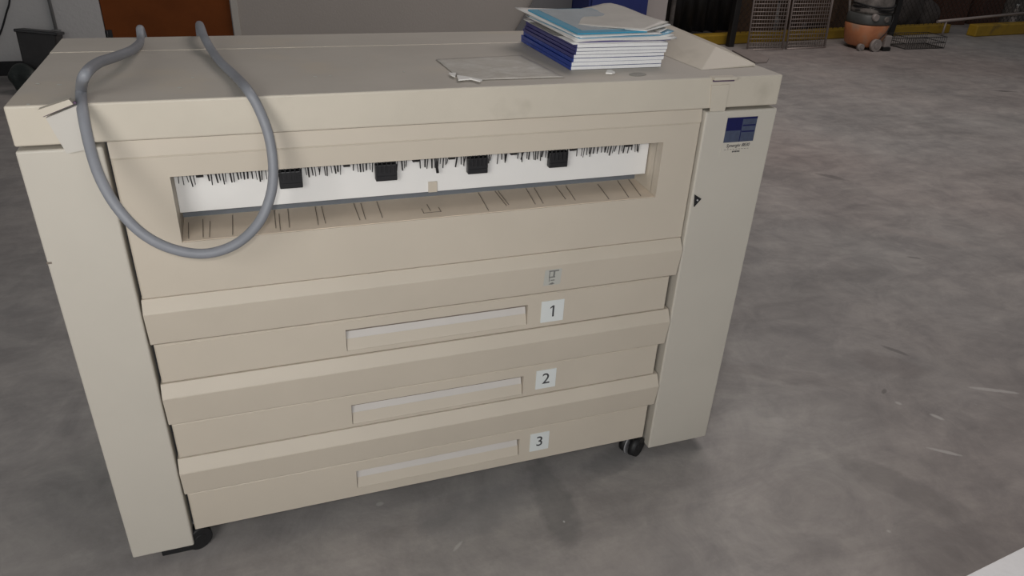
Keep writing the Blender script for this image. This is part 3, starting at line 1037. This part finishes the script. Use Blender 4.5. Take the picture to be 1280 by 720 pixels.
# ------------------------------------------------------------------ blue locker and a grey board put in for the shade on the wall
M['bluelocker'] = mat('navy_blue_enamel', (0.022, 0.035, 0.17), 0.45, 0.08, 4)
M['wall_shade'] = mat('wall_shade_grey', (0.20, 0.20, 0.205), 0.6, 0.06, 4)
lx0, lx1, ly0 = 3.115, 3.66, 4.50
lk = thing('blue_locker', ((lx0 + lx1) / 2, 4.69, 0), 'tall blue steel locker against the wall behind the stack of books', 'locker')
g = MB()
g.box(lx0, lx1, ly0, 4.88, 0.05, 1.8, bev=0.004)
g.box(lx0 + 0.02, lx1 - 0.02, ly0 + 0.03, 4.86, 0.0, 0.05)
g.build('body', 'bluelocker', lk)
g = MB()
g.box(lx0 + 0.02, lx1 - 0.08, ly0 - 0.018, ly0 - 0.001, 0.10, 1.77, bev=0.003)
for k in range(4):
    g.box(lx0 + 0.12, lx1 - 0.18, ly0 - 0.022, ly0 - 0.017, 0.20 + 0.03 * k, 0.212 + 0.03 * k)
ld = g.build('door', 'bluelocker', lk)
g = MB()
g.box(lx1 - 0.13, lx1 - 0.11, ly0 - 0.045, ly0 - 0.017, 0.95, 1.07, bev=0.004)
g.build('handle', 'grey_metal', ld)
g = MB()
c45 = R(41)
bm_ = Matrix.Translation((2.94, 4.875, 0.0)) @ Matrix.Rotation(R(4), 4, 'X')
g.prism([bm_ @ Vector(p) for p in ((-0.40, -0.01, 0.0), (0.17, -0.01, 0.0), (0.17, -0.01, 1.0), (0.10, -0.01, 1.0), (-0.40, -0.01, 0.13))], (0, 0.018, 0))  # board made up to give the dark slanted shade on the wall
o = rebase(g.build('wall_shade_board', 'wall_shade'), (2.85, 4.86, 0))
tag(o, 'grey slanted board put in for the shaded wall area beside the blue locker', 'board')

# ------------------------------------------------------------------ right background: fence line and clutter
M['yellow'] = mat('yellow_kerb_paint', (0.33, 0.205, 0.014), 0.6, 0.12, 8, dirt=((0.10, 0.07, 0.03), 6, 0.6, 0.7))
M['tarp'] = mat('black_tarp', (0.008, 0.008, 0.010), 0.6, 0.4, 8, bump=0.3, bscale=14)
M['darkpost'] = mat('dark_fence_post', (0.012, 0.011, 0.011), 0.6, 0.2)
M['wire'] = mat('galvanised_wire', (0.34, 0.29, 0.27), 0.5, 0.1, metal=0.3)
M['darkwire'] = mat('dull_dark_wire', (0.05, 0.045, 0.042), 0.6, 0.1, metal=0.3)
M['cardboard'] = mat('brown_cardboard', (0.085, 0.05, 0.03), 0.8, 0.15, 5)
M['redbrown'] = mat('red_brown_carton', (0.075, 0.033, 0.022), 0.8, 0.2, 4)
M['greysack'] = mat('grey_cloth_sack', (0.075, 0.065, 0.062), 0.8, 0.3, 5, bump=0.4, bscale=12)
M['orange'] = mat('worn_orange_paint', (0.62, 0.26, 0.12), 0.5, 0.0, 5, col2=(0.45, 0.17, 0.08), dirt=((0.34, 0.26, 0.20), 5, 0.50, 0.7))
M['greydirt'] = mat('dirty_grey_plastic', (0.26, 0.235, 0.215), 0.6, 0.0, 14, col2=(0.07, 0.065, 0.06))
M['greenish'] = mat('dark_teal_band', (0.075, 0.078, 0.075), 0.5, 0.2)
M['palewheel'] = mat('pale_wheel', (0.30, 0.27, 0.255), 0.6, 0.12, 12)
FA, FB = Vector((4.15, 5.09, 0)), Vector((10.6, 5.72, 0))
fd = (FB - FA).normalized()
fn = Vector((-fd.y, fd.x, 0))


def fpt(x, back=0.0, z=0.0):
    """point of the fence line at world x"""
    t = (x - FA.x) / fd.x
    return FA + fd * t + fn * back + Vector((0, 0, z))


def fmat(x, back=0.0, z=0.0):
    p = fpt(x, back, z)
    return Matrix(((fd.x, fn.x, 0, p.x), (fd.y, fn.y, 0, p.y), (0, 0, 1, p.z), (0, 0, 0, 1)))


def kerb(xa, xb, back, h, label):
    g = MB()
    L = (xb - xa) / fd.x
    g.box(0, L, 0, 0.12, 0, h, bev=0.012, mtx=fmat(xa, back))
    o = rebase(g.build('yellow_kerb', 'yellow'), fpt(xa, back))
    return tag(o, label, 'kerb', 'yellow kerbs along the fence')


kerb(4.3, 8.45, 0.14, 0.10, 'long yellow painted kerb running under the dark fence')
kerb(8.55, 11.5, -0.125, 0.13, 'bright yellow kerb end piece at the right edge of the photo')

fe = thing('wire_fence', fpt(5.07, 0.02), 'dark chain link fence with black posts behind the yellow kerb', 'fence')
for px in (5.07, 7.33, 10.3):
    g = MB()
    p = fpt(px, 0.05)
    g.box(-0.032, 0.032, -0.032, 0.032, 0, 2.0, bev=0.006, mtx=Matrix.Translation(p))
    g.build('post', 'darkpost', fe)
g = MB()
m0 = fmat(5.07, 0.10, 0.12)
Lf, Hf, sp_ = 5.23 / fd.x, 1.8, 0.075
k = -Hf
while k < Lf:
    for s in (1, -1):
        u0, u1 = max(k, 0), min(k + Hf, Lf)
        if u1 - u0 > 0.02:
            za, zb_ = u0 - k, u1 - k
            if s < 0:
                za, zb_ = Hf - za, Hf - zb_
            g.cyl(m0 @ Vector((u0, 0.004 * s, za)), m0 @ Vector((u1, 0.004 * s, zb_)), 0.0022, n=4)
    k += sp_
g.build('chain_link', 'darkwire', fe)
g = MB()
g.cyl(fpt(5.07, 0.10, 1.93), fpt(10.3, 0.10, 1.93), 0.02, n=10)
g.build('top_rail', 'darkpost', fe)

# black tarp in the opening between the wall and the fence
g = MB()
n = 40
rows = []
for j, zz in enumerate((0.10, 0.6, 1.2, 2.0)):
    rows.append([g.bm.verts.new(fpt(4.16 + 1.10 * i / n, 0.34 + 0.03 * math.sin(i * 1.1 + j * 0.4) + 0.012 * math.sin(i * 2.7), zz)) for i in range(n + 1)])
for a, b in zip(rows, rows[1:]):
    for i in range(n):
        f = g.bm.faces.new([a[i], a[i + 1], b[i + 1], b[i]])
        f.smooth = True
o = rebase(g.build('black_tarp', 'tarp', solid=0.004), fpt(4.58, 0.34, 0.10))
tag(o, 'black tarpaulin hanging between the end of the wall and the first fence post', 'tarpaulin')
g = MB()
p = at(841, 15, 1, 5.0)
g.cyl((p.x - 0.005, 5.0, 0), (p.x + 0.01, 5.0, 2.2), 0.022, n=12)
o = rebase(g.build('grey_pipe', 'greydirt'), (p.x, 5.0, 0))
tag(o, 'grey upright pipe beside the end of the wall in front of the black tarpaulin', 'pipe')

# two wire mesh panels standing in front of the fence
def mesh_panel(p0, p1, lean, h, label, bulge=0.0):
    p0, p1 = Vector(p0), Vector(p1)
    d = (p1 - p0)
    Lp = d.length
    d.normalize()
    nrm = Vector((-d.y, d.x, 0))
    o = thing('wire_gate', (p0 + p1) / 2, label, 'wire gate', 'wire mesh gates in front of the fence')
    def q(u, z):
        return p0 + d * u + nrm * (lean * z + 0.004 + bulge * math.sin(math.pi * u / Lp)) + Vector((0, 0, z))
    g = MB()
    for a, b in ((q(0, 0.006), q(Lp, 0.006)), (q(0, h), q(Lp, h)), (q(0, 0.006), q(0, h)), (q(Lp, 0.006), q(Lp, h))):
        g.cyl(a, b, 0.0095, n=8)
    g.build('frame', 'wire', o)
    g = MB()
    rnd = random.Random(int(Lp * 1000))
    k = 0.03
    while k < Lp - 0.01:
        j = rnd.uniform(-0.003, 0.003)
        g.cyl(q(k + j, 0.006), q(k, h), 0.0034, n=4)
        k += 0.030
    z = 0.035
    while z < h - 0.01:
        g.cyl(q(0, z), q(Lp, z + rnd.uniform(-0.004, 0.004)), 0.0040, n=4)
        z += 0.036
    g.build('wire_grid', 'wire', o)
    return o


mesh_panel((5.14, 5.03, 0), (5.545, 5.01, 0), 0.09, 1.15, 'left of two wire mesh gates leaning on the dark fence')
mesh_panel((5.60, 5.02, 0), (6.095, 5.04, 0), 0.09, 1.15, 'right of two wire mesh gates, nearest the orange machine')

# cardboard behind, flattened mat in front
M['mat_brown'] = mat('dirty_pinkish_mat', (0.27, 0.235, 0.22), 0.8, 0.12, 6)
g = MB()
t = [at(x, y, 2, 0.001) for x, y in ((915, 64), (940, 62.5), (961, 74), (958, 79), (944, 79.5))]
g.prism(t, (0, 0, 0.012))
o = rebase(g.build('floor_mat', 'mat_brown'), at(940, 72, 2, 0))
tag(o, 'flattened dirty cardboard on the floor behind the right corner of the printer', 'cardboard')
g = MB()
m_ = Matrix.Translation((6.42, 5.80, 0))
g.box(-0.26, 0.26, -0.16, 0.16, 0.15, 0.85, bev=0.006, mtx=m_)
for s in (-0.2, 0.2):
    g.box(s - 0.04, s + 0.04, -0.15, 0.15, 0, 0.15, mtx=m_)
g.box(-0.262, 0.262, -0.03, 0.03, 0.846, 0.853, mtx=m_)
o = rebase(g.build('cardboard_box', 'cardboard'), (6.42, 5.80, 0))
tag(o, 'tall brown cardboard box on feet behind the fence beside the orange machine', 'box')
for k, (px, y_, w_, d_, h_, mm_, lab) in enumerate([
        (5.70, 6.05, 0.75, 0.3, 0.9, 'cardboard', 'wide dark brown carton behind the two wire mesh gates'),
        (9.02, 6.30, 0.40, 0.3, 0.55, 'redbrown', 'red brown carton behind the fence, second from the right edge of the photo'),
        (9.55, 6.25, 0.42, 0.3, 0.62, 'redbrown', 'red brown carton behind the fence, nearest the right edge of the photo'),
        (6.95, 6.0, 0.42, 0.3, 0.95, 'cardboard', 'tall dark brown carton behind the fence right of the orange machine'),
        (10.25, 6.3, 0.7, 0.3, 0.8, 'greydirt', 'dirty grey carton behind the fence at the right edge of the photo')]):
    g = MB()
    m_ = Matrix.Translation((px, y_, 0)) @ Matrix.Rotation(R((0, -6, 5, 0, 8)[k]), 4, 'Z')
    g.box(-w_ / 2, w_ / 2, -d_ / 2, d_ / 2, 0, h_, bev=0.006, mtx=m_)
    g.box(-w_ / 2 - 0.002, w_ / 2 + 0.002, -0.025, 0.025, h_ - 0.002, h_ + 0.002, mtx=m_)
    g.box(-w_ / 2, w_ / 2, -d_ / 2 - 0.03, -d_ / 2, h_ - 0.004, h_, mtx=m_)
    tag(rebase(g.build('carton', mm_), (px, y_, 0)), lab, 'box', 'brown cartons behind the fence')
blob('cloth_sack', (7.95, 5.97, 0.0), 0.27, 21, 'greysack', 'slumped grey sack behind the fence between the black post and the cartons', 'sack', (0.9, 0.7, 1.0))
blob('cloth_sack', (8.34, 5.97, 0.0), 0.18, 33, 'greysack', 'smaller grey sack behind the fence touching the left red brown carton', 'sack', (0.9, 0.7, 0.9))
g = MB()
p = at(1265, 15, 1, 5.85)
prof = [(0.035, 0.0), (0.037, 0.15), (0.036, 0.20), (0.014, 0.25), (0.014, 0.28)]
zz0 = 0.0
for (r0, z0), (r1, z1) in zip(prof, prof[1:]):
    g.cyl((p.x, 5.80, z0), (p.x, 5.80, z1), r0, r1, n=14)
g.cyl((p.x, 5.80, 0.28), (p.x, 5.80, 0.30), 0.016, n=12, mi=1)
o = rebase(g.build('spray_bottle', ['palewheel', 'label']), (p.x, 5.80, 0))
tag(o, 'pale bottle standing behind the fence by the red brown cartons', 'bottle')
# grey rail resting over the kerb
g = MB()
a, b = fpt(8.02, 0.02, 0.165), fpt(9.9, 0.02, 0.235)
g.cyl(a, b, 0.016, n=10)
for t in (0.08, 0.92):
    c = a.lerp(b, t)
    g.cyl((c.x, c.y, 0.0), (c.x, c.y, c.z), 0.012, n=8)
o = rebase(g.build('metal_rail', 'wire'), (a.x, a.y, 0))
tag(o, 'low grey metal rail in front of the yellow kerb at the right', 'rail')
# low wire basket on the floor
bk = thing('wire_basket', (7.27, 5.0, 0), 'low dark wire basket on the floor right of the orange machine', 'basket')
g = MB()
x0b, x1b, y0b, y1b, hbk = 6.98, 7.52, 4.86, 5.12, 0.12
for z in (0.006, 0.06, hbk):
    for a, b in (((x0b, y0b, z), (x1b, y0b, z)), ((x1b, y0b, z), (x1b, y1b, z)), ((x1b, y1b, z), (x0b, y1b, z)), ((x0b, y1b, z), (x0b, y0b, z))):
        g.cyl(a, b, 0.004, n=5)
for i in range(19):
    x = x0b + (x1b - x0b) * i / 18
    g.cyl((x, y0b, 0.006), (x, y0b, hbk), 0.0025, n=4)
    g.cyl((x, y1b, 0.006), (x, y1b, hbk), 0.0025, n=4)
    g.cyl((x, y0b, 0.006), (x, y1b, 0.006), 0.0025, n=4)
g.build('basket_wire', 'darkwire', bk)

# orange floor machine
sx, sy = 6.55, 5.02
sw = thing('floor_sweeper', (sx, sy, 0), 'worn orange and grey wheeled floor cleaning machine by the fence', 'cleaning machine')


def loft(g, rings, n=28, mi=0):
    prev = None
    for (cx, cy, rx, ry, z) in rings:
        ring = []
        for k in range(n):
            t = 2 * math.pi * k / n
            c, s = math.cos(t), math.sin(t)
            e = 0.75
            ring.append(g.bm.verts.new((cx + rx * math.copysign(abs(c) ** e, c), cy + ry * math.copysign(abs(s) ** e, s), z)))
        if prev:
            for k in range(n):
                f = g.bm.faces.new([prev[k], prev[(k + 1) % n], ring[(k + 1) % n], ring[k]])
                f.smooth = True
                f.material_index = mi
        else:
            f = g.bm.faces.new(ring[::-1])
            f.material_index = mi
        prev = ring
    f = g.bm.faces.new(prev)
    f.material_index = mi


g = MB()
loft(g, [(sx, sy, 0.145, 0.15, 0.03), (sx, sy, 0.165, 0.17, 0.05), (sx, sy, 0.185, 0.19, 0.14), (sx, sy, 0.20, 0.20, 0.235), (sx, sy, 0.19, 0.19, 0.25)])
g.build('lower_tank', 'orange', sw)
g = MB()
loft(g, [(sx, sy, 0.195, 0.195, 0.25), (sx, sy, 0.20, 0.20, 0.265), (sx, sy, 0.195, 0.195, 0.335), (sx, sy, 0.175, 0.18, 0.35)])
g.build('motor_band', 'greenish', sw)
g = MB()
loft(g, [(sx + 0.01, sy, 0.185, 0.18, 0.35), (sx + 0.015, sy, 0.19, 0.185, 0.38), (sx + 0.02, sy, 0.17, 0.17, 0.52), (sx + 0.02, sy, 0.15, 0.15, 0.62), (sx + 0.02, sy, 0.08, 0.08, 0.66)])
g.build('upper_tank', 'greydirt', sw)
for wx, wy, wr in ((sx - 0.02, sy - 0.205, 0.062), (sx - 0.155, sy - 0.15, 0.035)):
    g = MB()
    g.cyl((wx, wy - 0.02, wr), (wx, wy + 0.02, wr), wr, wr * 0.97, n=26)
    g.cyl((wx, wy - 0.026, wr), (wx, wy - 0.02, wr), wr * 0.45, n=18)
    g.build('wheel', 'palewheel', sw)
g = MB()
g.box(sx + 0.105, sx + 0.185, sy - 0.20, sy + 0.0, 0.035, 0.15, bev=0.01)
g.build('foot_guard', 'palewheel', sw)
g = MB()
g.box(sx + 0.095, sx + 0.19, sy - 0.21, sy + 0.0, 0.0, 0.036, bev=0.005)
g.build('squeegee', 'rubber', sw)
g = MB()
for k in range(3):
    pts = [(sx + 0.02 + (0.19 + 0.006 * k) * math.cos(t), sy + (0.19 + 0.006 * k) * math.sin(t), 0.375 + 0.028 * k + 0.010 * math.sin(2 * t + k)) for t in [2 * math.pi * i / 40 for i in range(41)]]
    g.tube(pts, 0.008, 8)
pts = spline([(sx + 0.16, sy - 0.15, 0.36), (sx + 0.13, sy - 0.19, 0.30), (sx + 0.085, sy - 0.205, 0.20), (sx + 0.03, sy - 0.20, 0.13), (sx - 0.02, sy - 0.21, 0.10)])
g.tube(pts, 0.006, 8)
g.build('hose', 'rubber', sw)
g = MB()
g.cyl((sx - 0.095, sy - 0.205, 0.33), (sx - 0.095, sy - 0.165, 0.33), 0.032, 0.036, n=20)
g.build('cap', 'palewheel', sw)
g = MB()
g.cyl((sx + 0.04, sy - 0.212, 0.31), (sx + 0.04, sy - 0.17, 0.31), 0.025, 0.028, n=20)
g.build('cap', 'greydirt', sw)
g = MB()
pts = spline([(sx - 0.12, sy + 0.15, 0.30), (sx - 0.15, sy + 0.24, 0.7), (sx - 0.15, sy + 0.30, 1.0), (sx + 0.15, sy + 0.30, 1.0), (sx + 0.15, sy + 0.24, 0.7), (sx + 0.12, sy + 0.15, 0.30)])
g.tube(pts, 0.014, 10)
g.build('push_handle', 'greydirt', sw)

# ------------------------------------------------------------------ light
def area(name, loc, target, size, power, col=(1, 1, 1), sy_=None):
    l = bpy.data.lights.new(name, 'AREA')
    l.energy = power
    l.color = col
    l.size = size
    if sy_:
        l.shape = 'RECTANGLE'
        l.size_y = sy_
    o = bpy.data.objects.new(name, l)
    COL.objects.link(o)
    o.location = loc
    o.rotation_euler = (Vector(target) - Vector(loc)).to_track_quat('-Z', 'Y').to_euler()
    return o


area('key_light', (-0.70, -1.85, 1.55), (0.7, 0, 0.75), 1.0, 21, (1.0, 0.975, 0.94))
area('overhead_fill', (4.0, 2.8, 5.0), (4.0, 3.2, 0), 3.5, 118, (1.0, 0.90, 0.85))  # added overhead fill, no lamp known there
area('doorway_light', (1.0, -4.5, 1.6), (1.0, 1, 0.6), 2.5, 30, (0.96, 0.98, 1.0), 2.0)
fl = bpy.data.lights.new('camera_flash', 'POINT')
fl.energy = 17
fl.shadow_soft_size = 0.02
fl.color = (1.0, 0.98, 0.95)
fo_ = bpy.data.objects.new('camera_flash', fl)
COL.objects.link(fo_)
fo_.location = CAM_LOC + CM @ Vector((-0.05, 0.035, 0.0))

w = bpy.data.worlds.new('world')
scene.world = w
w.use_nodes = True
bg = w.node_tree.nodes['Background']
bg.inputs['Color'].default_value = (0.95, 0.97, 1.0, 1)
bg.inputs['Strength'].default_value = 0.10

vs_ = scene.view_settings
vs_.view_transform = 'Standard'
vs_.look = 'None'
vs_.gamma = 1
vs_.exposure = 0.1
vs_.use_curve_mapping = False
